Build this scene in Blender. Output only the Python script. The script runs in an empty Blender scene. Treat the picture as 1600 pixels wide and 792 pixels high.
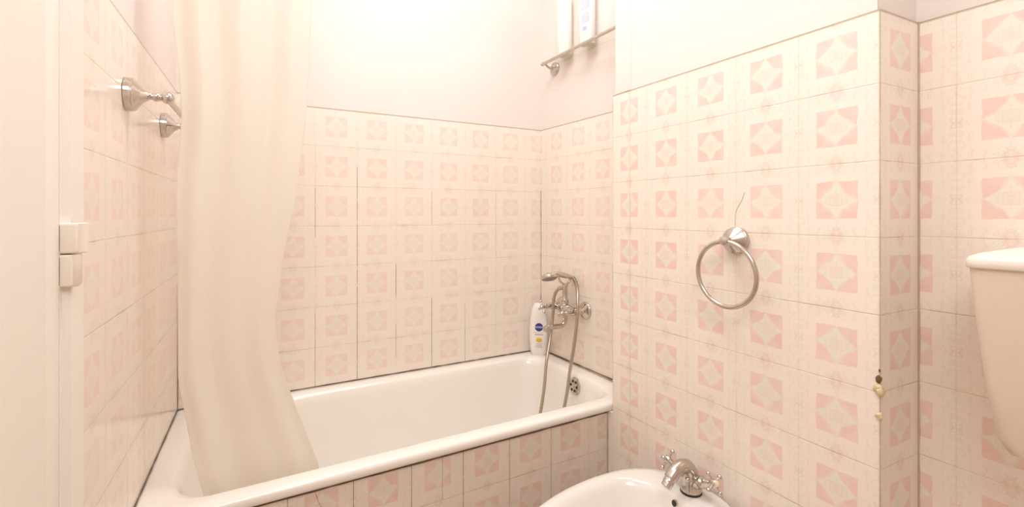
import bpy, bmesh, math, random
from mathutils import Vector, Matrix, Quaternion
random.seed(7)
sc = bpy.context.scene
col = sc.collection
V = Vector
PI = math.pi
T = 0.15            # tile pitch
ZR = 1.4335         # height of one horizontal joint
ZT = 1.577          # top of the tiling

# ------------------------------------------------------------------ materials
class NT:
    """tiny helper around a node tree"""
    def __init__(s, name):
        s.m = bpy.data.materials.new(name); s.m.use_nodes = True
        s.t = s.m.node_tree; s.t.nodes.clear()
        s.out = s.t.nodes.new('ShaderNodeOutputMaterial')
    def n(s, kind, **kw):
        nd = s.t.nodes.new(kind)
        for k, v in kw.items(): setattr(nd, k, v)
        return nd
    def l(s, a, b): s.t.links.new(a, b)
    def put(s, sock, v):
        if hasattr(v, 'is_output') or isinstance(v, bpy.types.NodeSocket): s.l(v, sock)
        else: sock.default_value = v
    def math(s, op, a, b=None, c=None, clamp=False):
        nd = s.n('ShaderNodeMath', operation=op, use_clamp=clamp)
        s.put(nd.inputs[0], a)
        if b is not None: s.put(nd.inputs[1], b)
        if c is not None: s.put(nd.inputs[2], c)
        return nd.outputs[0]
    def step(s, x, lo, hi):
        nd = s.n('ShaderNodeMapRange', interpolation_type='SMOOTHSTEP')
        s.put(nd.inputs[0], x); nd.inputs[1].default_value = lo; nd.inputs[2].default_value = hi
        return nd.outputs[0]
    def mix(s, f, a, b):
        nd = s.n('ShaderNodeMix', data_type='RGBA')
        s.put(nd.inputs[0], f)
        s.put(nd.inputs[6], a if not isinstance(a, tuple) else a + (1,))
        s.put(nd.inputs[7], b if not isinstance(b, tuple) else b + (1,))
        return nd.outputs[2]
    def noise(s, vec, scale, detail=2, rough=0.5, dims='3D'):
        nd = s.n('ShaderNodeTexNoise', noise_dimensions=dims)
        if vec is not None: s.l(vec, nd.inputs['Vector'])
        nd.inputs['Scale'].default_value = scale; nd.inputs['Detail'].default_value = detail
        nd.inputs['Roughness'].default_value = rough
        return nd.outputs[0]
    def xyz(s, x, y, z=0.0):
        nd = s.n('ShaderNodeCombineXYZ'); s.put(nd.inputs[0], x); s.put(nd.inputs[1], y); s.put(nd.inputs[2], z)
        return nd.outputs[0]
    def bump(s, h, strength, dist):
        nd = s.n('ShaderNodeBump'); s.l(h, nd.inputs['Height'])
        nd.inputs['Strength'].default_value = strength; nd.inputs['Distance'].default_value = dist
        return nd.outputs[0]
    def bsdf(s, color, rough=0.4, metal=0.0, normal=None, **kw):
        b = s.n('ShaderNodeBsdfPrincipled')
        s.put(b.inputs['Base Color'], color + (1,) if isinstance(color, tuple) else color)
        s.put(b.inputs['Roughness'], rough); b.inputs['Metallic'].default_value = metal
        if normal is not None: s.l(normal, b.inputs['Normal'])
        for k, v in kw.items(): s.put(b.inputs[k.replace('_', ' ')], v)
        s.l(b.outputs[0], s.out.inputs[0])
        return b

def plain(name, c, rough=0.4, metal=0.0, var=0.04, scale=30, bump=0.0, **kw):
    t = NT(name)
    tc = t.n('ShaderNodeTexCoord').outputs['Object']
    nz = t.noise(tc, scale, 3)
    dark = tuple(v * (1 - var) for v in c)
    cc = t.mix(nz, dark, c)
    nr = t.bump(nz, bump, 0.002) if bump else None
    t.bsdf(cc, rough, metal, nr, **kw)
    return t.m

CREAM = (0.85, 0.77, 0.685)
BAND = (0.855, 0.775, 0.70)
PINK = (0.805, 0.565, 0.505)
SCROLL = (0.56, 0.51, 0.43)
def tile_material(name, darkjoints=(), grime=0.35, washout=0.0, soil=0.0):
    t = NT(name)
    uv = t.n('ShaderNodeUVMap', uv_map='UVMap').outputs[0]
    sp = t.n('ShaderNodeSeparateXYZ'); t.l(uv, sp.inputs[0])
    u, v = sp.outputs[0], sp.outputs[1]
    fu, fv = t.math('FRACT', u), t.math('FRACT', v)
    a = t.math('ABSOLUTE', t.math('SUBTRACT', fu, 0.5))
    b = t.math('ABSOLUTE', t.math('SUBTRACT', fv, 0.5))
    m = t.math('MAXIMUM', a, b); mn = t.math('MINIMUM', a, b)
    cell = t.xyz(t.math('FLOOR', u), t.math('FLOOR', v))
    wn = t.n('ShaderNodeTexWhiteNoise'); t.l(cell, wn.inputs['Vector']); rnd = wn.outputs['Value']
    ab = t.xyz(a, b)
    soft = t.noise(t.xyz(u, v), 6.0, 3)             # print irregularity
    wob = t.math('MULTIPLY', t.math('SUBTRACT', soft, 0.5), 0.20)
    # outer field: cream with pink clouds, stronger at the middle of each side
    orn = t.noise(ab, 6.0, 1.5)
    cloud = t.step(t.math('ADD', orn, t.math('MULTIPLY', t.math('SUBTRACT', 0.12, mn), 0.9)), 0.50, 0.68)
    outer = t.mix(t.math('MULTIPLY', cloud, 0.52), CREAM, PINK)
    # light band round the middle square
    mm = t.math('ADD', m, t.math('MULTIPLY', wob, 0.25))
    bandmask = t.math('SUBTRACT', 1.0, t.step(mm, 0.325, 0.345))
    c = t.mix(t.math('MULTIPLY', bandmask, 0.75), outer, BAND)
    sq = t.math('SUBTRACT', 1.0, t.step(mm, 0.252, 0.264))
    pk = t.mix(t.step(soft, 0.3, 0.75), (0.83, 0.625, 0.56), PINK)
    c = t.mix(sq, c, pk)
    # four-pointed star laid over the pink square
    star = t.math('ADD', t.math('POWER', a, 0.72), t.math('POWER', b, 0.72))
    star = t.math('ADD', star, wob)
    sm = t.math('SUBTRACT', 1.0, t.step(star, 0.37, 0.47))
    sm = t.math('MULTIPLY', sm, t.math('SUBTRACT', 1.0, t.step(m, 0.27, 0.30)))
    c = t.mix(sm, c, (0.815, 0.75, 0.655))
    eye = t.math('SUBTRACT', 1.0, t.step(m, 0.045, 0.06))
    c = t.mix(t.math('MULTIPLY', eye, 0.8), c, (0.835, 0.70, 0.63))
    # scroll drawing: thin contours of a mirrored noise, on the star and the outer field
    ln = t.noise(ab, 8.5, 0.6)
    l1 = t.math('SUBTRACT', 1.0, t.step(t.math('ABSOLUTE', t.math('SUBTRACT', ln, 0.50)), 0.004, 0.028))
    l2 = t.math('SUBTRACT', 1.0, t.step(t.math('ABSOLUTE', t.math('SUBTRACT', ln, 0.41)), 0.003, 0.022))
    lines = t.math('MAXIMUM', l1, l2)
    area = t.math('MAXIMUM', t.math('MULTIPLY', sm, 0.9), t.step(m, 0.35, 0.37))
    ring = t.math('SUBTRACT', 1.0, t.step(t.math('ABSOLUTE', t.math('SUBTRACT', m, 0.07)), 0.004, 0.016))
    lines = t.math('MAXIMUM', t.math('MULTIPLY', lines, area), t.math('MULTIPLY', ring, 0.7))
    c = t.mix(t.math('MULTIPLY', lines, 0.31), c, SCROLL)
    # tile to tile tone, then overexposed paleness mixed into the colour
    c = t.mix(t.math('MULTIPLY', rnd, 0.22), c, (0.86, 0.785, 0.70))
    if washout: c = t.mix(washout, c, (0.86, 0.77, 0.69))
    if soil: c = t.mix(t.math('MULTIPLY', t.math('ADD', 0.6, t.noise(t.xyz(u, v), 3.0, 4, 0.6)), soil), c, (0.42, 0.31, 0.20))     # greyish film of an uncleaned apron
    # yellowish wear along the joints
    st = t.noise(t.xyz(u, v), 1.7, 4, 0.6)
    edge = t.step(b, 0.40, 0.50)
    st = t.math('MULTIPLY', t.step(st, 0.52, 0.72), t.math('ADD', t.math('MULTIPLY', edge, 0.5), 0.12))
    c = t.mix(t.math('MULTIPLY', st, grime), c, (0.62, 0.42, 0.22))
    # joints
    w = 0.0042
    gv = t.step(a, 0.5 - w * 1.5, 0.5 - w * 0.55); gh = t.step(b, 0.5 - w * 1.7, 0.5 - w * 0.7)
    j = t.math('MAXIMUM', gv, gh)
    dn = t.noise(t.xyz(u, v), 1.1, 4, 0.65)
    dk = t.step(dn, 0.46, 0.70)
    jc = t.mix(t.math('MULTIPLY', dk, 0.75), (0.66, 0.47, 0.32), (0.20, 0.12, 0.07))
    jm = t.math('MULTIPLY', j, t.math('ADD', 0.35, t.math('MULTIPLY', gh, 0.4)))
    jm = t.math('MULTIPLY', jm, t.math('ADD', 0.55, t.math('MULTIPLY', t.step(dn, 0.36, 0.6), 0.45)))
    if soil: jm = t.math('ADD', t.math('MULTIPLY', j, 0.55), jm, clamp=True)
    c = t.mix(jm, c, jc)
    for (uj, lo, hi, k) in darkjoints:
        d = t.math('ABSOLUTE', t.math('SUBTRACT', u, uj))
        f = t.math('SUBTRACT', 1.0, t.step(d, 0.003, 0.010))
        f = t.math('MULTIPLY', f, t.math('MULTIPLY', t.step(v, lo, lo + 0.08), t.math('SUBTRACT', 1.0, t.step(v, hi - 0.08, hi))))
        br = t.step(t.noise(t.xyz(u, v), 5.0, 3), 0.25, 0.5)
        c = t.mix(t.math('MULTIPLY', t.math('MULTIPLY', f, br), k), c, (0.10, 0.06, 0.045))
    # soiled top edge of the tiling
    te = t.step(v, 0.915, 0.945)
    c = t.mix(t.math('MULTIPLY', te, 0.8), c, (0.36, 0.27, 0.17))
    hgt = t.math('SUBTRACT', 1.0, t.math('MAXIMUM', t.step(a, 0.485, 0.5), t.step(b, 0.485, 0.5)))
    hgt = t.math('ADD', hgt, t.math('MULTIPLY', lines, -0.12))
    hgt = t.math('ADD', hgt, t.math('MULTIPLY', t.noise(t.xyz(u, v), 2.2, 2), 0.25))
    nr = t.bump(hgt, 0.35, 0.0012)
    rough = t.math('ADD', 0.17, t.math('MULTIPLY', j, 0.5))
    t.bsdf(c, rough, 0.0, nr)
    return t.m

M = {}
M['tile'] = tile_material('glazed_tile')
M['tile_back'] = tile_material('glazed_tile_back', ((1, -6, -0.45, .85), (0, -2.3, -1, .55), (0, -6, -4.0, .5), (2, -4.0, -3.0, .9), (2, -5.6, -4.6, .5),
                               (3, -6, -4.0, .85), (3, -2.0, -1.0, .5), (4, -6, -5.0, .6), (4, -5.2, -4.2, .35), (5, -3, -1, .35)), 0.5, 0.40)
M['tile_niche'] = tile_material('glazed_tile_niche', (), 0.6, 0.35)
M['tile_left'] = tile_material('glazed_tile_left', (), 0.5, 0.45)
M['tile_panel'] = tile_material('glazed_tile_panel', ((0, -8.5, -6, .5), (2, -8.5, -6, .6), (3, -8.5, -6, .75), (1, -8.5, -6, .7), (4, -8.5, -6, .6), (5, -8.5, -6, .5)), 0.5, 0, 0.17)
M['plaster'] = plain('painted_plaster', (0.785, 0.705, 0.66), 0.75, var=0.02, scale=6, bump=0.05)
M['ceiling'] = plain('ceiling_paint', (0.90, 0.87, 0.83), 0.8, var=0.02, scale=6)
M['floor'] = plain('floor_tile', (0.62, 0.50, 0.42), 0.35, var=0.15, scale=12)
M['enamel'] = plain('white_enamel', (0.89, 0.85, 0.79), 0.16, var=0.025, scale=5, Coat_Weight=0.4, Coat_Roughness=0.06)
M['ceramic'] = plain('white_ceramic', (0.80, 0.76, 0.715), 0.10, var=0.02, scale=5, Coat_Weight=0.5, Coat_Roughness=0.04)
M['door'] = plain('door_paint', (0.86, 0.80, 0.73), 0.35, var=0.03, scale=4)
M['hingepaint'] = plain('hinge_paint', (0.84, 0.76, 0.66), 0.35, var=0.05, scale=40)
M['chrome'] = plain('chrome', (0.66, 0.61, 0.56), 0.13, 1.0, var=0.12, scale=60)
M['satin'] = plain('satin_chrome', (0.62, 0.565, 0.51), 0.24, 1.0, var=0.10, scale=50)
M['hose'] = plain('hose_metal', (0.55, 0.49, 0.40), 0.30, 1.0, var=0.2, scale=200)
M['black'] = plain('black_gap', (0.03, 0.025, 0.02), 0.5, var=0.2)
M['grime'] = plain('mouldy_sealant', (0.22, 0.145, 0.085), 0.6, var=0.6, scale=40)
M['tan'] = plain('corner_grout', (0.60, 0.47, 0.33), 0.7, var=0.35, scale=40)
M['filler'] = plain('yellowed_filler', (0.80, 0.66, 0.40), 0.6, var=0.3, scale=120, bump=0.4)
M['void'] = plain('broken_tile_core', (0.20, 0.12, 0.05), 0.9, var=0.4, scale=200, bump=0.5)
M['plastic'] = plain('cistern_plastic', (0.70, 0.595, 0.49), 0.38, var=0.03, scale=6)
M['plastic_lid'] = plain('cistern_lid_plastic', (0.83, 0.74, 0.66), 0.38, var=0.02, scale=6)
M['bottle'] = plain('bottle_plastic', (0.88, 0.85, 0.81), 0.28, var=0.02, scale=20)
M['bottle_cream'] = plain('bottle_plastic_cream', (0.88, 0.84, 0.74), 0.28, var=0.02, scale=20)
M['blue'] = plain('navy_print', (0.035, 0.04, 0.26), 0.35, var=0.1)
M['lettering'] = plain('white_print', (0.9, 0.9, 0.9), 0.4, var=0.02)
M['yellow'] = plain('yellow_print', (0.93, 0.52, 0.06), 0.4, var=0.25, scale=160)
M['redprint'] = plain('red_print', (0.55, 0.18, 0.22), 0.4, var=0.2)
M['greyprint'] = plain('grey_print', (0.48, 0.46, 0.47), 0.4, var=0.2)
M['lilac'] = plain('lilac_print', (0.42, 0.42, 0.58), 0.4, var=0.2)
M['index'] = plain('ivory_index', (0.86, 0.76, 0.50), 0.3, var=0.05)
M['rubber'] = plain('spray_face', (0.30, 0.28, 0.30), 0.4, var=0.3, scale=400)
M['crack'] = plain('hairline_crack', (0.42, 0.31, 0.22), 0.8, var=0.4, scale=90)

def curtain_material():
    t = NT('curtain_vinyl')
    tc = t.n('ShaderNodeTexCoord').outputs['Object']
    nz = t.noise(tc, 5, 3)
    c = t.mix(nz, (0.95, 0.91, 0.85), (0.955, 0.92, 0.86))
    d = t.n('ShaderNodeBsdfDiffuse'); t.l(c, d.inputs[0])
    tr = t.n('ShaderNodeBsdfTranslucent'); t.l(c, tr.inputs[0])
    mx = t.n('ShaderNodeMixShader'); mx.inputs[0].default_value = 0.5
    t.l(d.outputs[0], mx.inputs[1]); t.l(tr.outputs[0], mx.inputs[2])
    g = t.n('ShaderNodeBsdfGlossy'); g.inputs['Roughness'].default_value = 0.45
    mx2 = t.n('ShaderNodeMixShader'); mx2.inputs[0].default_value = 0.04
    t.l(mx.outputs[0], mx2.inputs[1]); t.l(g.outputs[0], mx2.inputs[2])
    tp = t.n('ShaderNodeBsdfTransparent')
    mx3 = t.n('ShaderNodeMixShader'); mx3.inputs[0].default_value = 0.10
    t.l(mx2.outputs[0], mx3.inputs[1]); t.l(tp.outputs[0], mx3.inputs[2])
    t.l(mx3.outputs[0], t.out.inputs[0])
    return t.m
M['curtain'] = curtain_material()
def glass_material():
    t = NT('shelf_glass')
    tp = t.n('ShaderNodeBsdfTransparent'); tp.inputs[0].default_value = (0.95, 0.95, 0.92, 1)
    g = t.n('ShaderNodeBsdfGlossy'); g.inputs['Roughness'].default_value = 0.03
    lw = t.n('ShaderNodeLayerWeight'); lw.inputs[0].default_value = 0.25
    mx = t.n('ShaderNodeMixShader')
    t.l(t.math('MULTIPLY_ADD', t.math('POWER', lw.outputs[1], 3.0), 0.25, 0.04), mx.inputs[0]); t.l(tp.outputs[0], mx.inputs[1]); t.l(g.outputs[0], mx.inputs[2])
    t.l(mx.outputs[0], t.out.inputs[0])
    return t.m
M['glass'] = glass_material()

# ------------------------------------------------------------------ mesh builder
def frame(axis, hint=None):
    a = V(axis).normalized()
    h = V(hint) if hint is not None else (V((0, 0, 1)) if abs(a.z) < 0.9 else V((1, 0, 0)))
    x = (h - a * h.dot(a)).normalized(); y = a.cross(x)
    return x, y, a
def crom(pts, n):
    """Catmull-Rom through pts, n steps per span"""
    P = [V(p) for p in pts]; out = []
    E = [P[0] * 2 - P[1]] + P + [P[-1] * 2 - P[-2]]
    for i in range(1, len(E) - 2):
        p0, p1, p2, p3 = E[i - 1:i + 3]
        for k in range(n):
            t = k / n
            out.append(0.5 * ((2 * p1) + (p2 - p0) * t + (2 * p0 - 5 * p1 + 4 * p2 - p3) * t * t + (3 * p1 - p0 - 3 * p2 + p3) * t ** 3))
    out.append(P[-1]); return out
class MB:
    def __init__(s): s.bm = bmesh.new(); s.uv = s.bm.loops.layers.uv.new('UVMap')
    def face(s, vs, mi=0):
        try: f = s.bm.faces.new(vs); f.material_index = mi; return f
        except ValueError: return None
    def loft(s, rings, closed=True, cap0=False, cap1=False, mi=0):
        R = [[s.bm.verts.new(p) for p in r] for r in rings]
        for r0, r1 in zip(R, R[1:]):
            n = len(r0)
            for i in range(n if closed else n - 1):
                j = (i + 1) % n
                s.face((r0[i], r0[j], r1[j], r1[i]), mi)
        if cap0: s.face(list(reversed(R[0])), mi)
        if cap1: s.face(R[-1], mi)
        return R
    def lathe(s, o, axis, prof, n=28, hint=None, mi=0):
        x, y, a = frame(axis, hint); o = V(o); rings = []
        for r, h in prof:
            r = max(r, 1e-5)
            rings.append([o + a * h + (x * math.cos(2 * PI * k / n) + y * math.sin(2 * PI * k / n)) * r for k in range(n)])
        s.loft(rings, True, True, True, mi)
    def tube(s, pts, r, n=14, caps=True, mi=0):
        P = [V(p) for p in pts]
        if not isinstance(r, (list, tuple)): r = [r] * len(P)
        t0 = (P[1] - P[0]).normalized(); x, y, _ = frame(t0)
        rings = []; prev = t0
        for i, p in enumerate(P):
            t = (P[min(i + 1, len(P) - 1)] - P[max(i - 1, 0)]).normalized()
            q = prev.rotation_difference(t); x = q @ x; y = q @ y; prev = t
            rings.append([p + (x * math.cos(2 * PI * k / n) + y * math.sin(2 * PI * k / n)) * r[i] for k in range(n)])
        s.loft(rings, True, caps, caps, mi)
    def ball(s, c, r, n=16, sq=(1, 1, 1)):
        rings = []
        for i in range(n + 1):
            th = PI * i / n; rr = max(math.sin(th), 1e-4) * r
            rings.append([V(c) + V((rr * math.cos(2 * PI * k / n) * sq[0], rr * math.sin(2 * PI * k / n) * sq[1], -r * math.cos(th) * sq[2])) for k in range(n)])
        s.loft(rings, True, True, True)
    def box(s, lo, hi, bev=0.0, seg=3, mi=0):
        lo, hi = V(lo), V(hi)
        bm2 = bmesh.new(); bmesh.ops.create_cube(bm2, size=1)
        for v in bm2.verts: v.co = V([(lo[k] + hi[k]) / 2 + v.co[k] * (hi[k] - lo[k]) for k in range(3)])
        if bev: bmesh.ops.bevel(bm2, geom=list(bm2.edges), offset=bev, segments=seg, affect='EDGES', profile=0.6)
        mp = {v: s.bm.verts.new(v.co) for v in bm2.verts}
        for f in bm2.faces: s.face([mp[v] for v in f.verts], mi)
        bm2.free()
    def quad(s, pts, uvs=None, mi=0):
        f = s.face([s.bm.verts.new(p) for p in pts], mi)
        if uvs:
            for l, q in zip(f.loops, uvs): l[s.uv].uv = q
        return f
    def build(s, name, mats, parent=None, base=None, smooth=True, ang=40, recalc=True):
        if recalc: bmesh.ops.recalc_face_normals(s.bm, faces=s.bm.faces)
        if parent is not None:
            o = parent; base = V((0, 0, 0))
            while o is not None: base += o.location; o = o.parent
        base = V(base) if base is not None else V((0, 0, 0))
        for v in s.bm.verts: v.co -= base
        me = bpy.data.meshes.new(name); s.bm.to_mesh(me); s.bm.free()
        for m in (mats if isinstance(mats, (list, tuple)) else [mats]): me.materials.append(m)
        if smooth:
            me.shade_smooth(); me.set_sharp_from_angle(angle=math.radians(ang))
        o = bpy.data.objects.new(name, me); col.objects.link(o)
        if parent is not None: o.parent = parent
        else: o.location = base
        return o
def tag(o, label=None, cat=None, group=None, kind=None):
    if label: o['label'] = label
    if cat: o['category'] = cat
    if group: o['group'] = group
    if kind: o['kind'] = kind
    return o
def empty(name, loc, label, cat, group=None):
    o = bpy.data.objects.new(name, None); o.empty_display_size = 0.05; col.objects.link(o); o.location = loc
    return tag(o, label, cat, group)

# ------------------------------------------------------------------ room shell
# plan corners (metres; camera stands at the origin, z up, y towards the back wall)
BL = V((-0.2286, 1.8426)); BR = V((1.1761, 1.8388))
NIF = V((1.2115, 1.1843))                       # front end of the niche wall
NE = V((1.0434, 1.1843)); NR = V((1.0533, 0.4319)); FC = V((1.1992, 0.4245))
YB = -1.25; FB = V((1.2225, YB)); LB = V((-0.2680, YB))
ZC = 2.70
def on_left(y): return V((-0.2294 - (1.7795 - y) * math.tan(math.radians(0.74)), y))
def wall_panel(mb, p0, p1, z0, z1, u0, dirn, out, th, mi, lip=0.0, e0=0.0, e1=0.0):
    """slab between plan points p0 and p1 seen from the room; out = room-side normal; u0 = tile coordinate at p0"""
    dd_ = (p1 - p0).normalized(); p0 = p0 - dd_ * e0; p1 = p1 + dd_ * e1
    L = (p1 - p0).length; n3 = V((out[0], out[1], 0)).normalized()
    q = [V((p0.x, p0.y, z0)), V((p1.x, p1.y, z0)), V((p1.x, p1.y, z1)), V((p0.x, p0.y, z1))]
    q = [p - n3 * lip for p in q]
    uv = [(u0, (z0 - ZR) / T), (u0 + dirn * L / T, (z0 - ZR) / T), (u0 + dirn * L / T, (z1 - ZR) / T), (u0, (z1 - ZR) / T)]
    mb.quad(q, uv, mi)
    r = [p - n3 * (th - lip) for p in q]
    mb.quad([r[3], r[2], r[1], r[0]], None, mi)
    for i in (0, 2):
        j = (i + 1) % 4
        f = mb.quad([q[j], q[i], r[i], r[j]], [uv[j], uv[i], uv[i], uv[j]], mi)
def tiled_wall(name, runs, mats, label=None):
    mb = MB()
    for run in runs:
        p0, p1, z0, z1, u0, d, out, mi, lip = run[:9]
        e0, e1 = run[9:] if len(run) > 9 else (0, 0)
        wall_panel(mb, p0, p1, z0, z1, u0, d, out, 0.08, mi, lip, e0, e1)
    o = mb.build(name, mats, smooth=False, recalc=False)
    return tag(o, label, None, None, 'structure')
LIP = 0.006
# back wall
o = tiled_wall('wall_back', [(BL, BR, 0, ZT, (BL.x - 0.187) / T, 1, (0, -1), 0, 0), (BL, BR, ZT, ZC, 0, 1, (0, -1), 1, LIP, LIP, LIP)],
               [M['tile_back'], M['plaster']], 'pink tiled wall along the long side of the bath, white above')
# niche wall at the tap end (same joint grid)
nl = (NIF - BR).normalized(); un = (1.6441 - BR.y) / T
tiled_wall('wall_niche', [(BR, NIF, 0, ZT, un * 1.0, 1, (-1, -0.05), 0, 0), (BR, NIF, ZT, ZC, 0, 1, (-1, -0.05), 1, LIP, LIP, 0)],
           [M['tile_niche'], M['plaster']], 'pink tiled wall at the tap end of the bath')
# projecting wall with the towel ring, its return and its hidden end
ur = (1.0333 - NE.y) / T
wr = tiled_wall('wall_right', [
    (NE, NR, 0, ZT, ur, 1, (-1, -0.013), 0, 0), (NE, NR, ZT, ZC, 0, 1, (-1, -0.013), 1, LIP, -LIP, -LIP),
    (V((1.0434, 1.2105)), NE, 0, 0.512, (1.0333 - 1.2105) / T, 1, (-1, -0.013), 0, 0),
    (NR, FC, 0, ZT, 0.0, 1, (-0.05, -1), 0, 0), (NR, FC, ZT, ZC, 0, 1, (-0.05, -1), 1, LIP, -LIP, LIP),
    (NIF, NE, 0, ZT, 0, 1, (0, 1), 0, 0), (NIF, NE, ZT, ZC, 0, 1, (0, 1), 1, LIP, 0, -LIP)],
    [M['tile'], M['plaster']], 'projecting pink tiled wall carrying the towel ring')
# set-back right wall with the cistern
tiled_wall('wall_far_right', [(FC, FB, 0, ZT, -0.0587 / T, 1, (-1, -0.014), 0, 0), (FC, FB, ZT, ZC, 0, 1, (-1, -0.014), 1, LIP, LIP, LIP)],
           [M['tile'], M['plaster']], 'set-back pink tiled wall behind the cistern')
# left wall with the door opening
DY0, DY1, DZ = 0.80, 0.02, 2.04
ul = (1.677 - BL.y) / T
def lw(y): return on_left(y)
tiled_wall('wall_left', [
    (lw(DY0), lw(BL.y), 0, ZT, (1.677 - DY0) / T, -1, (1, 0.013), 0, 0), (lw(DY0), lw(BL.y), ZT, ZC, 0, 1, (1, 0.013), 1, LIP, 0, LIP),
    (lw(DY1), lw(DY0), DZ, ZC, 0, 1, (1, 0.013), 1, LIP),
    (lw(YB), lw(DY1), 0, ZT, 0, 1, (1, 0.013), 0, 0), (lw(YB), lw(DY1), ZT, ZC, 0, 1, (1, 0.013), 1, LIP)],
    [M['tile_left'], M['plaster']], 'pink tiled wall at the foot end of the bath')
tiled_wall('wall_rear', [(FB, LB, 0, ZT, 0, 1, (0, 1), 0, 0), (FB, LB, ZT, ZC, 0, 1, (0, 1), 1, LIP)], [M['tile'], M['plaster']], 'tiled wall behind the viewer')
# tub apron
PA, PB = V((-0.2366, 1.2132)), V((1.0430, 1.2098))
mb = MB(); wall_panel(mb, PA, PB, 0, 0.512, (PA.x - 0.0627) / T, 1, (0, -1), 0.014, 0)
apron = tag(mb.build('wall_bath_apron', M['tile_panel'], smooth=False, recalc=False), 'low pink tiled apron under the front rim of the bath', kind='structure')
mb = MB(); mb.box((-0.45, YB - 0.1, -0.1), (1.4, 1.95, 0)); tag(mb.build('floor', M['floor'], smooth=False), kind='structure')
mb = MB(); mb.box((-0.45, YB - 0.1, ZC), (1.4, 1.95, ZC + 0.1)); tag(mb.build('ceiling', M['ceiling'], smooth=False), kind='structure')

# grout and sealant beads (corner lines)
def bead(name, pts, r, mat, parent=None, n=6, jit=0.0):
    P = []
    for a, b in zip(pts, pts[1:]):
        k = max(2, int((V(b) - V(a)).length / 0.03))
        for i in range(k): P.append(V(a).lerp(V(b), i / k))
    P.append(V(pts[-1]))
    rr = [r * (1 + jit * random.uniform(-1, 1)) for _ in P]
    m = MB(); m.tube(P, rr, n); return tag(m.build(name, mat, parent), kind='structure')
zt = 0.5405
bead('trim_1', [(-0.2345, 1.222, zt), (BL.x + .001, BL.y - .001, zt + .001)], 0.0015, M['grime'], jit=.5)
bead('trim_2', [(BL.x + .001, BL.y - .001, zt), (BR.x - .001, BR.y - .001, zt)], 0.0020, M['grime'], jit=.5)
bead('trim_3', [(BR.x - .001, BR.y - .001, zt), (NIF.x - .003, 1.2, zt)], 0.0024, M['grime'], jit=.5)
bead('trim_4', [(BR.x - .0005, BR.y - .0005, 0.54), (BR.x - .0005, BR.y - .0005, 1.29)], 0.0009, M['grime'], jit=.5)
bead('trim_5', [(BL.x + .0005, BL.y - .0005, 0.54), (BL.x + .0005, BL.y - .0005, 0.95)], 0.0013, M['grime'], jit=.5)
bead('trim_6', [(FC.x - .001, FC.y - .001, 0.0), (FC.x - .001, FC.y - .001, ZT)], 0.0019, M['tan'], jit=.4)
bead('trim_7', [(NR.x, NR.y, 0.0), (NR.x, NR.y, ZT)], 0.0008, M['tan'], jit=.4)
bead('trim_8', [(1.0425, 1.209, 0.0), (1.0425, 1.209, 0.515)], 0.0022, M['tan'], jit=.4)
bead('trim_9', [(PA.x, 1.2105, 0.5065), (1.040, 1.2075, 0.5065)], 0.0022, M['grime'], jit=.5)
bead('trim_10', [(NE.x + .001, NE.y, 0.54), (NE.x + .001, NE.y, ZT)], 0.0010, M['tan'], jit=.4)

# chipped corner of the projecting wall: broken core with lumps of old filler
def lump(c, r, name, mat, sq):
    m = MB(); m.ball(c, r, 10, sq)
    for v in m.bm.verts: v.co += V([random.uniform(-1, 1) * r * .12 for _ in range(3)])
    return m.build(name, mat, wr)
lump((1.0522, 0.4335, 0.860), 0.0065, 'broken_tile_core', M['void'], (0.45, 0.8, 1.2))
lump((1.0525, 0.4322, 0.877), 0.0028, 'broken_tile_core', M['void'], (0.5, 0.6, 1.2))
tag(lump((1.0515, 0.4345, 0.842), 0.011, 'filler_lump', M['filler'], (0.45, 0.85, 0.8)), 'yellowed filler on the chipped corner')
tag(lump((1.0535, 0.4305, 0.837), 0.011, 'filler_lump', M['filler'], (0.8, 0.55, 0.9)), 'yellowed filler on the chipped corner')
tag(lump((1.0525, 0.433, 0.789), 0.0075, 'filler_lump', M['filler'], (0.6, 0.8, 1.0)), 'yellowed filler lower on the chipped corner')
lump((1.0535, 0.4312, 0.788), 0.005, 'broken_tile_core', M['void'], (0.7, 0.5, 1.2))
# hairline cracks in tiles
def crack(pts, r=0.00045, par=None):
    m = MB(); m.tube(crom(pts, 4), r, 5); return m.build('tile_crack', M['crack'], par or wr)
crack([(1.0492, 0.737, 1.150), (1.0492, 0.735, 1.185), (1.0492, 0.720, 1.212), (1.0492, 0.712, 1.232)])
crack([(.450, 1.2112, .508), (.4505, 1.2112, .46), (.4498, 1.2112, .42), (.4502, 1.2112, .386)], .0005, apron)
crack([(.122, 1.2120, .505), (.131, 1.2120, .475), (.143, 1.2120, .445), (.150, 1.2120, .42)], .0005, apron)

# ------------------------------------------------------------------ door with its casing
mb = MB()
def casing(y0, y1):
    # moulded profile swept up the jamb, y0 > y1
    prof = [(0.000, y0), (0.020, y0), (0.022, y0 - .003), (0.022, y1 + .012), (0.014, y1 + .008), (0.014, y1), (0.000, y1)]
    xb = -0.2430
    r = lambda z: [V((xb + a, b, z)) for a, b in prof]
    mb.loft([r(0), r(2.10)], True, True, True)
casing(0.890, 0.822); casing(0.00, -0.068)
mb.box((-0.255, -0.068, 2.03), (-0.222, 0.890, 2.10), 0.002, 2)
mb.box((-0.31, 0.772, 0), (-0.229, 0.822, 2.04), 0.002, 2)
mb.box((-0.31, 0.0, 0), (-0.229, 0.012, 2.04), 0.002, 2)
tag(mb.build('trim_11', M['door'], ang=30), 'white door casing at the left edge', kind='structure')
mb = MB(); mb.box((-0.272, 0.015, 0.008), (-0.226, 0.769, 2.028), 0.004, 3)
door = tag(mb.build('door_1', M['door'], ang=50), 'white painted door at the left edge', kind='structure')
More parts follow.
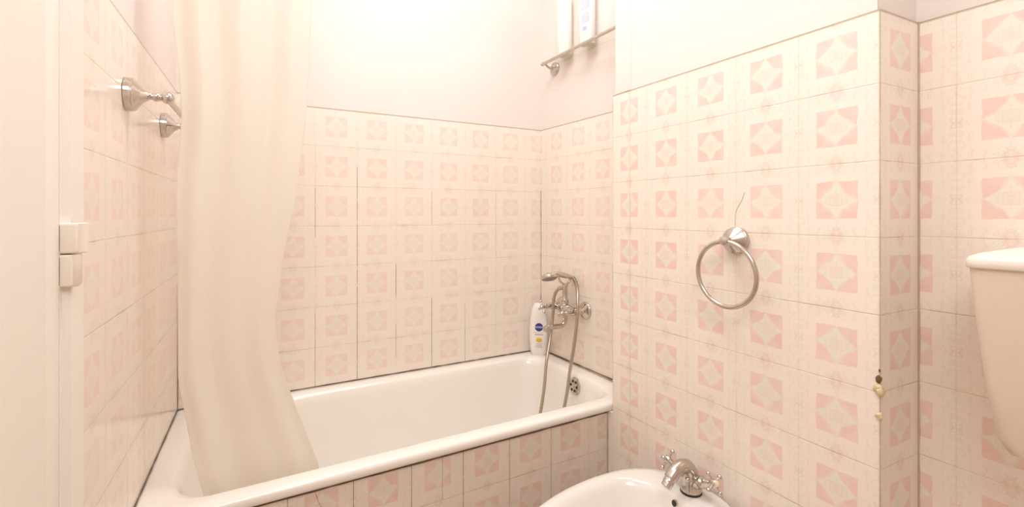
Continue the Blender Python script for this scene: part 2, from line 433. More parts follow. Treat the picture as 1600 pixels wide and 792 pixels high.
def hinge(z0):
    m = MB(); m.box((-0.235, 0.822, z0), (-0.212, 0.846, z0 + 0.041), 0.0035, 3)
    m.lathe((-0.2135, 0.838, z0), (0, 0, 1), [(.0085, 0), (.0095, .001), (.0095, .040), (.0085, .041)], 18)
    return m
h1 = hinge(1.127).build('hinge', M['hingepaint'], door)
h2 = MB(); h2.box((-0.235, 0.822, 1.082), (-0.2165, 0.842, 1.1255), 0.0035, 3)
h2.lathe((-0.2185, 0.834, 1.082), (0, 0, 1), [(.006, 0), (.009, .004), (.009, .0435)], 18)
h2.build('hinge', M['hingepaint'], door)

# ------------------------------------------------------------------ bathtub
def rquad(c, r, z, nc=8, ne=14):
    """rounded quadrilateral; c = 4 plan corners anticlockwise, r = 4 radii or one"""
    if not isinstance(r, (list, tuple)): r = [r] * 4
    c = [V(p) for p in c]; pts = []
    arcs = []
    for i in range(4):
        p, a, b = c[i], c[i - 1], c[(i + 1) % 4]
        da, db = (a - p).normalized(), (b - p).normalized()
        P0, P1 = p + da * r[i], p + db * r[i]
        arcs.append([((1 - t) ** 2 * P0 + 2 * t * (1 - t) * (p + (P0 + P1 - 2 * p) * 0.10) + t * t * P1) for t in [k / nc for k in range(nc + 1)]])
    for i in range(4):
        pts += arcs[i]
        a, b = arcs[i][-1], arcs[(i + 1) % 4][0]
        pts += [a.lerp(b, k / ne) for k in range(1, ne)]
    return [V((p.x, p.y, z)) for p in pts]
TO = [V((-0.2350, 1.1985)), V((1.0405 + 0.165, 1.1965)), V((1.1735, 1.8370)), V((-0.2275, 1.8405))]
def inset(l, f, rt, b):
    return [V((-0.235 + l, 1.1985 + f)), V((1.19 - rt, 1.1965 + f)), V((1.1735 - rt, 1.837 - b)), V((-0.2275 + l, 1.8405 - b))]
mb = MB()
rings = [rquad(inset(.002, .030, .0, .0), .01, .500), rquad(inset(.0, .003, .0, .0), .006, .5135), rquad(TO, .008, .520), rquad(TO, .008, .531), rquad(inset(.0, .003, .0, .0), .01, .5375),
         rquad(inset(.006, .010, .006, .006), .014, .5400), rquad(inset(.050, .046, .052, .050), .085, .5400), rquad(inset(.060, .056, .062, .060), .09, .5365),
         rquad(inset(.066, .062, .068, .066), .095, .528), rquad(inset(.072, .066, .073, .070), .10, .505), rquad(inset(.10, .078, .082, .082), .11, .40),
         rquad(inset(.15, .095, .10, .098), .12, .26), rquad(inset(.20, .115, .125, .118), .13, .185), rquad(inset(.26, .16, .17, .16), .12, .150), rquad(inset(.42, .24, .32, .24), .06, .142)]
mb.loft(rings, True, False, True)
under = [rquad(inset(.002, .030, .0, .0), .01, .500), rquad(inset(.062, .060, .060, .060), .09, .500), rquad(inset(.09, .07, .07, .07), .11, .40), rquad(inset(.19, .105, .115, .11), .13, .17),
         rquad(inset(.26, .16, .17, .16), .12, .130), rquad(inset(.42, .24, .32, .24), .06, .125)]
mb.loft(under, True, False, True)
bmesh.ops.remove_doubles(mb.bm, verts=mb.bm.verts, dist=0.0002)
tub = tag(mb.build('bathtub', M['enamel'], base=(0.47, 1.52, 0.125), ang=60), 'white enamelled bathtub built in behind a pink tiled apron', 'bathtub')
# feet under the tub so that it stands
for (fx, fy) in ((0.15, 1.36), (0.15, 1.68), (0.85, 1.36), (0.85, 1.68)):
    m = MB(); m.lathe((fx, fy, 0), (0, 0, 1), [(.028, 0), (.028, .008), (.014, .014), (.012, .13), (.03, .16)], 16); m.build('foot', M['satin'], tub)
# overflow grille on the tap-end inner wall
ov = MB(); oc = V((1.1085, 1.481, 0.494)); nrm = V((-1, 0, 0.14)).normalized()
ov.lathe(oc, nrm, [(.034, -.002), (.0345, .002), (.031, .005), (.024, .0065), (0, .0075)], 32)
of = ov.build('overflow_grille', M['satin'], tub)
hx, hy, ha = frame(nrm)
mh = MB()
for k in range(6):
    p = oc + (hx * math.cos(k * PI / 3 + .5) + hy * math.sin(k * PI / 3 + .5)) * 0.019
    mh.lathe(p, nrm, [(.0052, .005), (.0052, .0083), (.0040, .0086)], 14)
mh.build('grille_holes', M['black'], of)
ms = MB(); ms.lathe(oc, nrm, [(.005, .006), (.005, .0095), (.003, .0105)], 14); ms.build('screw', M['chrome'], of)

# ------------------------------------------------------------------ shower curtain and its rail
def lerp_tab(tab, z):
    for (z0, a), (z1, b) in zip(tab, tab[1:]):
        if z0 >= z >= z1: return a + (b - a) * (z0 - z) / (z0 - z1)
    return tab[0][1] if z > tab[0][0] else tab[-1][1]
RT = [(2.06, .16), (1.80, .125), (1.46, .112), (1.237, .088), (1.07, .057), (.92, .038), (.80, .050), (.65, .098), (.53, .138), (.30, .19)]
LT = [(2.06, -.172), (1.62, -.168), (1.50, -.156), (1.40, -.152), (1.25, -.162), (.80, -.160), (.60, -.130), (.48, -.105), (.30, -.085)]
YT = [(2.06, 1.275), (1.2, 1.285), (.62, 1.300), (.54, 1.305), (.30, 1.335)]
NS, NZ = 120, 70
rows = []
for iz in range(NZ + 1):
    z = 2.055 - (2.055 - 0.30) * iz / NZ
    xl, xr, yc = lerp_tab(LT, z), lerp_tab(RT, z), lerp_tab(YT, z)
    f = (2.055 - z) / 1.75
    r = []
    for i in range(NS + 1):
        s_ = i / NS
        ph = s_ * 2 * PI * 3.4 + 1.1 * math.sin(s_ * 5 + f * 1.6) + f * 0.9
        amp = 0.006 + 0.004 * math.sin(3.1 * s_ + 2.0 * f + .5)
        amp *= min(1, s_ / .07 + .15)
        y = yc + 0.004 + amp * math.sin(ph) + 0.006 * math.sin(s_ * 9 + f * 5)
        if z > 1.1 and s_ < .15: y = max(1.268, y - (0.15 - s_) * 0.05)
        x = xl + (xr - xl) * s_ 
        r.append(V((x, max(y, 1.264), z)))
    rows.append(r)
mb = MB(); mb.loft(rows, False)
curt = mb.build('shower_curtain', M['curtain'], base=(0, 1.29, 2.055), ang=180)
sm = curt.modifiers.new('thickness', 'SOLIDIFY'); sm.thickness = 0.0012
tag(curt, 'cream translucent shower curtain gathered at the left end, hanging into the bath', 'shower curtain')
mb = MB(); mb.tube([(-0.235, 1.29, 2.085), (1.205, 1.29, 2.085)], 0.011, 18)
rail = tag(mb.build('curtain_rail', M['satin'], base=(0.48, 1.29, 2.085)), 'straight metal rail carrying the shower curtain above the bath', 'curtain rail')
for k in range(7):
    cx = -0.2 + k * 0.058
    m = MB(); P = [V((cx, 1.29 + .018 * math.sin(t * 2 * PI / 20), 2.073 + .024 * math.cos(t * 2 * PI / 20) )) for t in range(21)]
    m.tube(P, 0.002, 8, False); m.build('curtain_ring', M['satin'], curt)

# ------------------------------------------------------------------ rosettes, rails and ring
def rosette(m, o, ax, r=.034, h=.03, n=36):
    m.lathe(o, ax, [(r, .0), (r, .010), (r * .97, .011), (r * .965, .0135), (r * .92, .0143), (r * .86, .0165), (r * .66, .0215), (r * .42, .028), (r * .27, h), (0, h)], n)
# towel rail on the left wall
tr = empty('towel_rail', (-0.235, 1.40, 1.39), 'chrome towel rail with round wall mounts beside the shower curtain', 'towel rail')
BX = -0.1680
for (x, y) in ((-0.2367, 1.213), (-0.2320, 1.590)):
    ax = V((1, 0.013, 0)); o = V((x + .0002, y, 1.427))
    m = MB(); rosette(m, o, ax, .0345, .036); m.build('wall_rosette', M['chrome'], tr)
    L = BX - x; m = MB()
    m.lathe(o, ax, [(.0072, .030), (.0072, .040), (.0068, .0405), (.0068, L - .024), (.009, L - .0235), (.0095, L - .019), (.0085, L - .014), (.0065, L - .012), (.0065, L)], 22)
    m.ball(o + ax * L, .0125, 18); m.build('post', M['chrome'], tr)
m = MB(); m.tube([(BX, 1.213, 1.427), (BX + .0005, 1.230, 1.427), (BX + .002, 1.4, 1.427), (BX + .0045, 1.59, 1.427)], [.0085, .0065, .0065, .0065], 18); m.build('bar', M['chrome'], tr)
# towel ring on the projecting wall
RO = V((1.0491, 0.7312, 1.1140)); ax = V((-1, -0.013, 0))
rg = empty('towel_ring', (1.049, .7312, .98), 'round chrome towel ring hanging from its wall mount on the pink tiles', 'towel ring')
m = MB(); rosette(m, RO, ax, .0335, .034); m.build('wall_rosette', M['satin'], rg)
hub = RO + ax * 0.050 + V((0, 0, -.001))
m = MB(); m.lathe(RO, ax, [(.0075, .03), (.0075, .040), (.011, .043), (.0125, .050), (.011, .057), (.006, .060), (0, .061)], 24); m.build('hub', M['satin'], rg)
RR = 0.080; rc = hub + V((0.004, 0.0, -RR - 0.001)); tilt = V((-.06, 0.0, 1)).normalized()
m = MB(); rotv = V((0.0, 1, 0))
P = [rc + (V((0, 1, 0)) * math.cos(t) + V((-.045, 0, 1)) * math.sin(t)) * RR for t in [2 * PI * k / 72 for k in range(73)]]
m.tube(P, 0.0056, 16, False); bmesh.ops.remove_doubles(m.bm, verts=m.bm.verts, dist=1e-5); m.build('ring', M['satin'], rg)
# small screws under the rosette
m = MB(); m.ball(RO + ax * .014 + V((0, .006, -.029)), .0042, 10); m.ball(RO + ax * .014 + V((0, -.008, -.028)), .0042, 10); m.build('grub_screw', M['chrome'], rg)

# ------------------------------------------------------------------ glass shelf with rail and bottles on the niche wall
sh = empty('glass_shelf', (1.16, 1.50, 1.85), 'narrow glass shelf with a chrome front rail high on the wall above the bath taps', 'shelf')
bz = 1.856
def nx(y): return 1.1761 + (1.8388 - y) * math.tan(math.radians(3.07))     # niche wall surface
m = MB(); m.tube([(1.127, 1.748, bz), (1.135, 1.230, bz)], .0068, 18)
m.lathe((1.127, 1.746, bz), (0, 1, 0), [(.0068, 0), (.0085, .001), (.0085, .006), (.006, .010), (0, .011)], 18)
m.build('rail', M['satin'], sh)
m = MB(); q0 = [(1.129, 1.735), (1.136, 1.24), (nx(1.24) - .001 + LIP, 1.24), (nx(1.735) - .001 + LIP, 1.735)]
m.loft([[V((x, y, bz + .0005)) for x, y in q0], [V((x, y, bz + .0055)) for x, y in q0]], True, True, True); m.build('glass_plate', M['glass'], sh, smooth=False)
for y in (1.735, 1.26):
    o = V((nx(y) + LIP - .0005, y, bz - .016)); m = MB()
    m.lathe(o, (-1, -.05, 0), [(.030, 0), (.030, .004), (.027, .008), (.015, .012), (.008, .016), (.006, .03)], 28)
    m.tube(crom([o + V((-.02, 0, 0)), o + V((-.036, 0, .001)), V((1.129, y, bz))], 6), .005, 12); m.build('bracket', M['satin'], sh)
def flask(name, c, w, d, h, face, prof, mat, label, cat, base_z):
    """oval-section bottle; prof = list of (height fraction, width fraction, depth fraction)"""
    e = empty(name, (c[0], c[1], base_z), label, cat)
    n = V((face[0], face[1], 0)).normalized(); t = V((-n.y, n.x, 0)); o = V((c[0], c[1], base_z)); N = 40
    m = MB(); rings = []
    for hf, wf, df in prof:
        rr = []
        for k in range(N):
            a = 2 * PI * k / N; ca, sa = math.cos(a), math.sin(a); p = 0.72
            rr.append(o + t * (math.copysign(abs(ca) ** p, ca) * w / 2 * wf) + n * (math.copysign(abs(sa) ** p, sa) * d / 2 * df) + V((0, 0, hf * h)))
        rings.append(rr)
    m.loft(rings, True, True, True); b = m.build('body', mat, e, ang=50)
    return e, n, t, o
def decal(m, o, n, t, d2, x0, x1, z0, z1, bulge=0.0, half=.04):
    """small printed patch following the curved front of a bottle"""
    N = 4; r = []
    for z in (z0, z1):
        r.append([o + t * (x0 + (x1 - x0) * k / N) + n * (d2 - bulge * ((x0 + (x1 - x0) * k / N) / half) ** 2) + V((0, 0, z)) for k in range(N + 1)])
    m.loft(r, False)
sb = bz + .0057
P1 = [(0, .90, .9), (.012, 1, 1), (.5, 1, 1), (.80, .97, .98), (.86, .80, .85), (.88, .55, .62), (.885, .50, .60), (.98, .50, .60), (1, .46, .55)]
e, n, t, o = flask('shampoo_bottle', (1.158, 1.622), .066, .040, .30, (-.93, -.38), P1, M['bottle_cream'],
                   'plain cream bottle on the high glass shelf, nearer the back wall', 'bottle', sb)
m = MB()
for k in range(5): decal(m, o, n, t, .0203, -.020 + (k % 2) * .003, -.016, .02 + k * .007, .0225 + k * .007)
m.build('small_print', M['greyprint'], e, smooth=False)
P2 = [(0, .88, .9), (.012, .97, 1), (.6, 1, 1), (.78, .95, .95), (.85, .70, .8), (.88, .5, .6), (.98, .5, .6), (1, .46, .55)]
e, n, t, o = flask('lotion_bottle', (1.163, 1.472), .066, .040, .30, (-.93, -.38), P2, M['bottle'],
                   'white bottle with lilac print on the high glass shelf, nearer the viewer', 'bottle', sb)
m = MB()
for row in range(18):
    if row in (7, 8): continue
    x = -.014
    while x < .018:
        wd = random.uniform(.002, .007)
        decal(m, o, n, t, .0203, x, min(x + wd, .019), .085 + row * .0055, .0878 + row * .0055); x += wd + .0012
m.build('printed_text', M['lilac'], e, smooth=False)
m = MB(); x = -.010
while x < .010:
    wd = random.choice((.0006, .0011, .0018)); decal(m, o, n, t, .0203, x, x + wd, .052, .068); x += wd + .0009
m.build('barcode', M['lilac'], e, smooth=False)
# towards-the-tap bottle standing in the bath corner
e, n, t, o = flask('shower_gel_bottle', (1.1230, 1.7760), .082, .046, .232, (-.60, -.80),
    [(0, .72, .85), (.02, .82, .95), (.10, .90, 1), (.30, 1, 1), (.50, 1, 1), (.72, .90, .96), (.86, .76, .88), (.93, .66, .8), (.97, .55, .68), (1, .42, .5)],
    M['bottle'], 'white bottle with a round navy logo standing on the bath corner behind the taps', 'bottle', .5402)
cz = .128; dd = .0236
m = MB(); R0 = .0185; cxo = .004; rg_ = []
ringc = [o + t * (cxo + R0 * math.cos(a)) + n * (dd - .004 * ((cxo + R0 * math.cos(a)) / .04) ** 2) + V((0, 0, cz + R0 * math.sin(a))) for a in [2 * PI * k / 40 for k in range(40)]]
ringb = [p - n * .0012 for p in ringc]
m.loft([ringb, ringc], True, True, True); logo = m.build('round_logo', M['blue'], e, smooth=False)
cu = bpy.data.curves.new('logo_lettering', 'FONT'); cu.body = 'NIVEA'; cu.size = .0125; cu.align_x = 'CENTER'; cu.align_y = 'CENTER'; cu.extrude = .0002
tmp = bpy.data.objects.new('logo_lettering', cu); col.objects.link(tmp)
bpy.context.view_layer.update()
me = bpy.data.meshes.new_from_object(tmp.evaluated_get(bpy.context.evaluated_depsgraph_get())); bpy.data.objects.remove(tmp)
me.name = 'logo_lettering'; me.materials.clear(); me.materials.append(M['lettering'])
pos = o + t * cxo + n * (dd + .0004) + V((0, 0, cz))
Rm = Matrix((t, V((0, 0, 1)), n)).transposed().to_4x4()
me.transform(Matrix.Translation(pos - o) @ Rm)
lo_ = bpy.data.objects.new('logo_lettering', me); col.objects.link(lo_); lo_.parent = logo
m = MB(); fc = o + t * .004 + V((0, 0, .070))
for k in range(9):
    a = 2 * PI * k / 9
    c0 = fc + t * math.cos(a) * .0075 + V((0, 0, math.sin(a) * .0055))
    pr = [c0 + t * .0062 * math.cos(q) + V((0, 0, .0048 * math.sin(q))) + n * (dd + .0006 + .0003 * k / 9) for q in [2 * PI * j / 14 for j in range(14)]]
    m.loft([[p - n * .0015 for p in pr], pr], True, True, True)
m.build('yellow_flower_print', M['yellow'], e, smooth=False)
m = MB(); x = -.014
while x < .020:
    wd = random.uniform(.002, .005); decal(m, o, n, t, dd - .0002, x, x + wd, .0925, .0965); x += wd + .001
m.build('red_lettering', M['redprint'], e, smooth=False)
m = MB()
decal(m, o, n, t, dd - .0001, -.024, .026, .1035, .1045); m.build('label_line', M['greyprint'], e, smooth=False); m = MB()
for r_, z in enumerate((.052, .046, .041, .036)):
    x = -.010
    while x < .016:
        wd = random.uniform(.002, .004); decal(m, o, n, t, dd - .0004, x, x + wd, z, z + .0025); x += wd + .001
m.build('grey_lettering', M['greyprint'], e, smooth=False)

# ------------------------------------------------------------------ bath mixer with hand shower
def cross_handle(name, o, ax, parent, L=.024, hub=.0085, roll=0.3, idx=True):
    ax = V(ax).normalized(); x, y, a = frame(ax); m = MB(); o = V(o)
    m.lathe(o, a, [(.0065, -.016), (.0065, -.010), (hub, -.008), (hub * 1.15, 0), (hub, .007), (hub * .7, .010), (0, .0105)], 20)
    for k in range(4):
        d = x * math.cos(roll + k * PI / 2) + y * math.sin(roll + k * PI / 2)
        m.tube([o + d * .004, o + d * .012, o + d * (L - .004), o + d * L], [.0042, .0038, .0030, .0040], 12)
        m.ball(o + d * L, .0060, 14)
    h = m.build(name, M['chrome'], parent)
    if idx:
        m = MB(); m.lathe(o + a * .0095, a, [(.0068, 0), (.0068, .0012), (.0055, .002), (0, .0022)], 20); m.build('index_disc', M['index'], h)
    return h
mz = .779; YA, YC, YE = 1.521, 1.596, 1.671; XB = 1.142
mx = empty('bath_mixer_tap', (1.15, 1.596, .70), 'chrome wall-mounted bath mixer with cross handles and shower cradle', 'tap')
for y in (YA, YE):
    m = MB(); o = V((nx(y) - .0002, y, mz)); ax = (-1, -.04, 0)
    m.lathe(o, ax, [(.036, 0), (.036, .004), (.034, .007), (.030, .009), (.026, .0125), (.017, .016), (.0135, .019), (.0125, .03)], 32); m.build('wall_rosette', M['chrome'], mx)
m = MB()
for y in (YA, YE):
    m.lathe((nx(y) - .02, y, mz), (-1, 0, 0), [(.0125, 0), (.0125, .012), (.016, .013), (.016, .022), (.013, .023), (.013, nx(y) - .02 - XB)], 20)
    m.lathe((XB, y, mz), (-1, 0, 0), [(.016, -.016), (.0175, -.008), (.0175, .008), (.0145, .014), (.0145, .022), (.0115, .026), (.0115, .048), (.0085, .052), (.0085, .058)], 22)
m.lathe((XB, YA - .016, mz), (0, 1, 0), [(.010, 0), (.0135, .004), (.0135, .045), (.0165, .05), (.0205, .075), (.0215, .091), (.0205, .107), (.0165, .132), (.0135, .137), (.0135, .178), (.010, .182)], 24)
m.lathe((XB, YC, mz), (0, 0, 1), [(.018, .004), (.0175, .016), (.0135, .022), (.0165, .026), (.0165, .034), (.0125, .037)], 22)
m.lathe((XB, YC, mz), (0, 0, -1), [(.018, .004), (.017, .016), (.0125, .021)], 22)
m.build('body', M['chrome'], mx)
cross_handle('cross_handle', (XB - .066, YA, mz), (-1, -.1, 0), mx, .024, roll=.25, idx=False)
cross_handle('cross_handle', (XB - .066, YE, mz), (-1, -.1, 0), mx, .024, roll=.5, idx=False)
m = MB(); m.tube(crom([(XB, YC, mz - .016), (XB, YC, mz - .05), (XB - .006, YC, mz - .064), (XB - .022, YC, mz - .072), (XB - .05, YC, mz - .0715), (XB - .082, YC, mz - .069), (XB - .096, YC, mz - .072)], 6), .0105, 18)
m.lathe((XB - .094, YC, mz - .066), (-.1, 0, -1), [(.011, 0), (.0125, .004), (.0125, .019), (.0105, .020), (.0095, .018), (0, .018)], 20)
m.build('spout', M['chrome'], mx)
m = MB()
m.lathe((XB, YC, mz + .034), (0, 0, 1), [(.0135, 0), (.0135, .004), (.0115, .007), (.0105, .03), (.0115, .056), (.013, .062), (.011, .068)], 20)
m.tube(crom([(XB + .002, YC, mz + .098), (XB - .014, YC, mz + .108), (XB - .028, YC, mz + .121), (XB - .034, YC, mz + .139)], 5), .0048, 10)
m.tube(crom([(XB - .002, YC, mz + .098), (XB + .013, YC, mz + .105), (XB + .024, YC, mz + .113), (XB + .027, YC, mz + .128)], 5), .0048, 10)
m.ball((XB - .034, YC, mz + .141), .006, 12); m.ball((XB + .027, YC, mz + .130), .006, 12)
m.tube([(XB, YC, mz + .086), (XB - .004, YC + .016, mz + .087), (XB - .010, YC + .024, mz + .083)], [.009, .0095, .0085], 14)
m.build('cradle', M['chrome'], mx)
hs = empty('hand_shower', (1.06, YC, .90), 'chrome hand shower resting in the mixer cradle with its metal hose looping into the bath', 'hand shower')
HE = V((1.172, YC, mz + .131)); HC = V((1.0600, YC, mz + .140))
m = MB(); m.tube(crom([HE, (1.150, YC, mz + .137), (1.115, YC, mz + .146), (1.088, YC, mz + .150), (1.068, YC, mz + .147)], 6), [.0085 + .0035 * math.sin(PI * min(1, k / 18)) for k in range(25)], 18); m.build('handle', M['chrome'], hs)
hax = V((-.10, -.42, -1)).normalized()
m = MB(); m.lathe(HC - hax * .012, hax, [(0, -.002), (.015, -.001), (.027, .004), (.034, .010), (.0355, .016), (.034, .021), (.030, .023), (.029, .021), (0, .021)], 36); hd = m.build('head', M['chrome'], hs)
m = MB(); m.lathe(HC - hax * .012, hax, [(.0285, .0215), (.0285, .0235), (.027, .0245), (0, .0248)], 36); fa = m.build('spray_plate', M['rubber'], hd)
m = MB(); x, y, a = frame(hax)
for rr_, nn in ((.008, 6), (.016, 12), (.0235, 18)):
    for k in range(nn):
        p = HC + hax * .0125 + (x * math.cos(2 * PI * k / nn) + y * math.sin(2 * PI * k / nn)) * rr_
        m.lathe(p, hax, [(.0013, -.0005), (.0013, .0012), (.0008, .0016)], 8)
tag(m.build('nozzles', M['satin'], hd), kind='stuff')
hose = [HE, (1.180, 1.588, .906), (1.172, 1.562, .892), (1.150, 1.520, .872), (1.128, 1.490, .835), (1.118, 1.478, .780), (1.108, 1.474, .715), (1.098, 1.474, .655), (1.080, 1.476, .560),
        (1.066, 1.478, .470), (1.050, 1.480, .400), (1.030, 1.490, .290), (1.000, 1.510, .205), (.960, 1.530, .168), (.950, 1.545, .200), (.968, 1.552, .290), (.990, 1.556, .370), (1.018, 1.568, .470), (1.044, 1.590, .570),
        (1.078, 1.616, .650), (1.097, 1.628, .715), (1.106, 1.632, .770), (1.109, 1.632, .815), (1.115, 1.626, .845), (1.126, 1.618, .862), (XB - .009, YC + .023, mz + .0835)]
P = crom(hose, 16)
m = MB(); m.tube(P, [.0072 if k % 2 else .0060 for k in range(len(P))], 12)
m.build('hose', M['hose'], hs, ang=180)
for p, d in ((HE, V((.9, -.3, -.1))), (V((1.126, 1.618, .862)), V((.5, -.6, .5)))):
    m = MB(); m.lathe(p - d.normalized() * .004, d, [(.007, 0), (.0088, .002), (.0088, .012), (.0078, .014)], 18); m.build('hose_nut', M['chrome'], hs)

# ------------------------------------------------------------------ bidet
Y0 = .820; ZB = .450
def bidet_ring(xb, xn, w, wb, z, n=72, shift=0.0):
    """egg-shaped ring: back at x=xb (half width wb), widest w, nose at xn"""
    xm = .82; pts = []
    for k in range(n):
        a = 2 * PI * k / n; c, s = math.cos(a), math.sin(a)
        if c < 0: x = xm + (xm - xn) * c; y = w * s if abs(s) > 0 else 0
        else:
            p = .55; x = xm + (xb - xm) * c ** p if c > 0 else xm
            q = max(0, (x - xm) / (xb - xm)); yw = w + (wb - w) * q ** 2.2
            y = yw * math.copysign(min(1, abs(s) ** .62), s)
        pts.append(V((x, Y0 + y, z)))
    return pts
rings = [bidet_ring(1.0428, .60, .105, .105, 0.0), bidet_ring(1.0428, .60, .105, .105, .03), bidet_ring(1.0428, .61, .095, .10, .12), bidet_ring(1.0430, .55, .13, .11, .24), bidet_ring(1.0432, .490, .172, .125, .34),
         bidet_ring(1.0432, .468, .188, .133, .41), bidet_ring(1.0434, .464, .191, .136, .436), bidet_ring(1.0434, .468, .189, .136, .446), bidet_ring(1.0430, .476, .184, .132, .450), bidet_ring(1.036, .492, .172, .12, .4505)]
inn = [bidet_ring(.952, .500, .162, .120, .4495), bidet_ring(.944, .508, .154, .110, .444), bidet_ring(.936, .520, .144, .102, .430), bidet_ring(.922, .545, .128, .09, .385), bidet_ring(.90, .59, .10, .07, .335), bidet_ring(.87, .66, .05, .04, .315), bidet_ring(.84, .79, .012, .012, .312)]
mb = MB(); mb.loft(rings + inn, True, True, True)
bd = tag(mb.build('bidet', M['ceramic'], base=(.80, Y0, 0), ang=60), 'white ceramic bidet against the tiled wall under the towel ring', 'bidet')
m = MB(); m.lathe((.9385, .830, .436), (-1, 0, .25), [(.009, -.002), (.009, .0015), (.0075, .0022), (.006, -.001), (0, -.001)], 20); oh = m.build('overflow_hole', M['satin'], bd)
m = MB(); m.lathe((.9385, .830, .436), (-1, 0, .25), [(.0065, -.002), (.0065, .002), (0, .0021)], 18); m.build('hole', M['black'], oh)
m = MB(); m.lathe((.815, Y0, .308), (0, 0, 1), [(.022, 0), (.022, .005), (.018, .0065), (0, .007)], 24); m.build('drain', M['satin'], bd)
# bidet mixer
TX, TY = .997, .828
bt = empty('bidet_mixer_tap', (TX, TY, ZB), 'chrome one-hole mixer tap with two cross handles on the back of the bidet', 'tap')
m = MB(); m.lathe((TX, TY, ZB + .0006), (0, 0, 1), [(.0275, 0), (.0275, .004), (.026, .006)], 36); m.build('base_washer', M['black'], bt)
m = MB()
m.lathe((TX, TY, ZB + .0055), (0, 0, 1), [(.0265, 0), (.027, .003), (.025, .008), (.022, .014), (.020, .030), (.019, .045), (.016, .056), (.008, .062), (0, .063)], 32)
for sgn in (1, -1):
    d = V((-.05, sgn * 1.0, .30 if sgn > 0 else .46)).normalized(); o = V((TX, TY + sgn * .008, ZB + .030))
    m.lathe(o, d, [(.017, 0), (.0165, .016), (.0135, .022), (.0155, .026), (.0155, .034), (.011, .038), (.0095, .050), (.0075, .054), (.0075, .064)], 24)
m.build('body', M['chrome'], bt)
m = MB()
m.tube(crom([(TX + .004, TY, ZB + .024), (TX - .002, TY, ZB + .050), (TX - .018, TY, ZB + .071), (TX - .040, TY, ZB + .076), (TX - .060, TY, ZB + .070), (TX - .073, TY, ZB + .060), (TX - .078, TY, ZB + .055)], 7),
       [.0200 - .0048 * k / 42 for k in range(43)], 24)
m.build('spout', M['satin'], bt)
ad = V((-.68, 0, -.73)).normalized(); ao = V((TX - .076, TY, ZB + .057))
m = MB(); m.lathe(ao, ad, [(.0150, 0), (.0150, .002), (.0132, .003), (.0132, .012), (.0136, .0125), (.0136, .0145), (.0128, .015), (.0128, .024), (.0108, .025), (.0100, .022), (0, .022)], 28); m.build('aerator', M['chrome'], bt)
for sgn, roll in ((1, .55), (-1, .35)):
    d = V((-.05 if sgn > 0 else -.28, sgn * 1.0, .30)).normalized(); d0 = V((-.05, sgn * 1.0, .30 if sgn > 0 else .46)).normalized()
    o = V((TX, TY + sgn * .008, ZB + .030)) + d0 * .071
    cross_handle('cross_handle', o, d0, bt, .0255, .0095, roll)
# pop-up rod
m = MB(); m.lathe((TX - .026, TY - .012, ZB + .012), (-.25, -.15, 1), [(.003, -.004), (.003, .034), (.0055, .037), (.006, .041), (.004, .045), (0, .046)], 14); m.build('plug_rod', M['chrome'], bt)

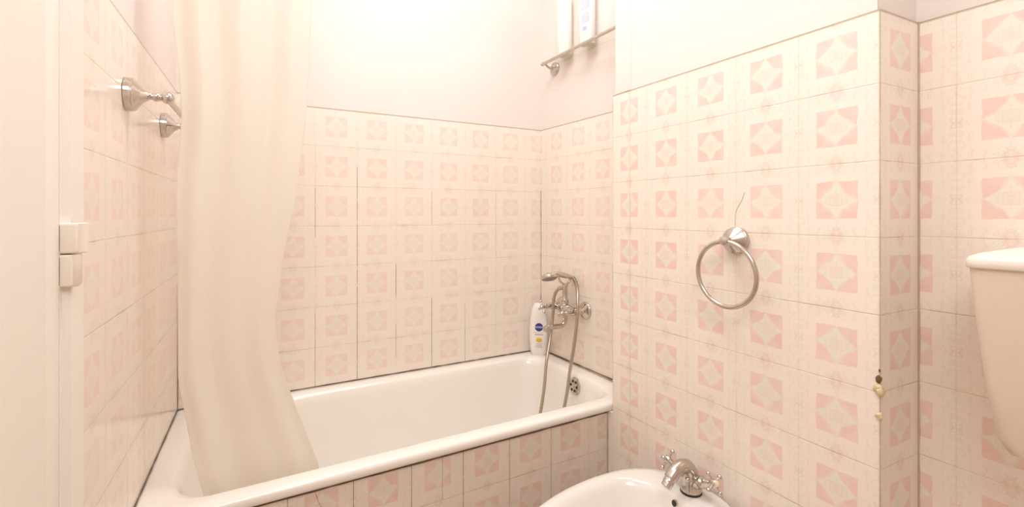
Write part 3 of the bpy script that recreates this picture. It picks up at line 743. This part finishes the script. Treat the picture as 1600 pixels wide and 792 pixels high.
# ------------------------------------------------------------------ cistern on the set-back wall
cs = empty('toilet_cistern', (1.11, .11, .79), 'cream plastic toilet cistern with white lid at the right edge', 'cistern')
XW = 1.1995
def crs(x0, half, z, r=.02, yc=.112): return rquad([V((x0, yc - half)), V((XW + .0015, yc - half)), V((XW - .002, yc + half)), V((x0, yc + half))], [r, .006, .006, r], z, 8, 6)
m = MB()
m.loft([crs(1.078, .135, .785, .03), crs(1.062, .157, .790, .03), crs(1.056, .167, .812, .026), crs(1.048, .1785, .909, .022), crs(1.039, .1845, .992, .02), crs(1.034, .191, 1.085, .018), crs(1.034, .191, 1.0925, .018)], True, True, True)
m.build('tank', M['plastic'], cs, ang=50)
m = MB()
lr = [crs(1.031, .194, 1.0905, .02), crs(1.029, .196, 1.0925, .022), crs(1.029, .196, 1.104, .022), crs(1.0315, .193, 1.109, .022), crs(1.040, .182, 1.1145, .022), crs(1.062, .155, 1.1225, .025), crs(1.09, .11, 1.129, .03), crs(1.115, .06, 1.131, .03)]
m.loft(lr, True, True, True); m.build('lid', M['plastic_lid'], cs, ang=60)
m = MB(); m.lathe((1.14, .112, 1.1305), (0, 0, 1), [(.02, 0), (.02, .006), (.017, .009), (0, .0095)], 24); m.build('flush_button', M['chrome'], cs)
m = MB(); m.tube(crom([(1.13, .108, .80), (1.13, .108, .6), (1.13, .108, .42), (1.12, .108, .36)], 6), .02, 18); m.build('flush_pipe', M['plastic_lid'], cs)

# ------------------------------------------------------------------ light, world, camera
def area(name, loc, size, watt, colr, rot=(0, 0, 0), shape='DISK'):
    d = bpy.data.lights.new(name, 'AREA'); d.shape = shape; d.size = size; d.energy = watt; d.color = colr
    o = bpy.data.objects.new(name, d); col.objects.link(o); o.location = loc; o.rotation_euler = rot; return o
WARM = (0.965, 1.005, 1.03)
area('ceiling_light', (0.48, 1.06, ZC - 0.02), 0.80, 16.0, WARM)
area("bounce_fill", (0.05, -0.25, 2.25), 0.7, 11.8, WARM, (V((0.75, 0.75, 0.75)) - V((0.05, -0.25, 2.25))).to_track_quat("-Z", "Y").to_euler())  # added fill above the camera, standing in for bounced flash
w = bpy.data.worlds.new('world'); sc.world = w; w.use_nodes = True
w.node_tree.nodes['Background'].inputs[0].default_value = (1, .94, .88, 1); w.node_tree.nodes['Background'].inputs[1].default_value = 0.2
cd = bpy.data.cameras.new('camera'); cam = bpy.data.objects.new('camera', cd); col.objects.link(cam)
cam.location = (0, 0, 1.18); cam.rotation_euler = (PI / 2, 0, math.radians(-29.0))
cd.sensor_width = 36; cd.lens = 717.6 / 1600 * 36; cd.shift_y = -61.8 / 1600; cd.clip_start = 0.01
sc.camera = cam
sc.view_settings.view_transform = 'Standard'; sc.view_settings.look = 'None'; sc.view_settings.gamma = 1.0
sc.view_settings.use_curve_mapping = False
sc.view_settings.exposure = 0.06
sc.cycles.diffuse_bounces = 8; sc.cycles.max_bounces = 14; sc.cycles.transparent_max_bounces = 16
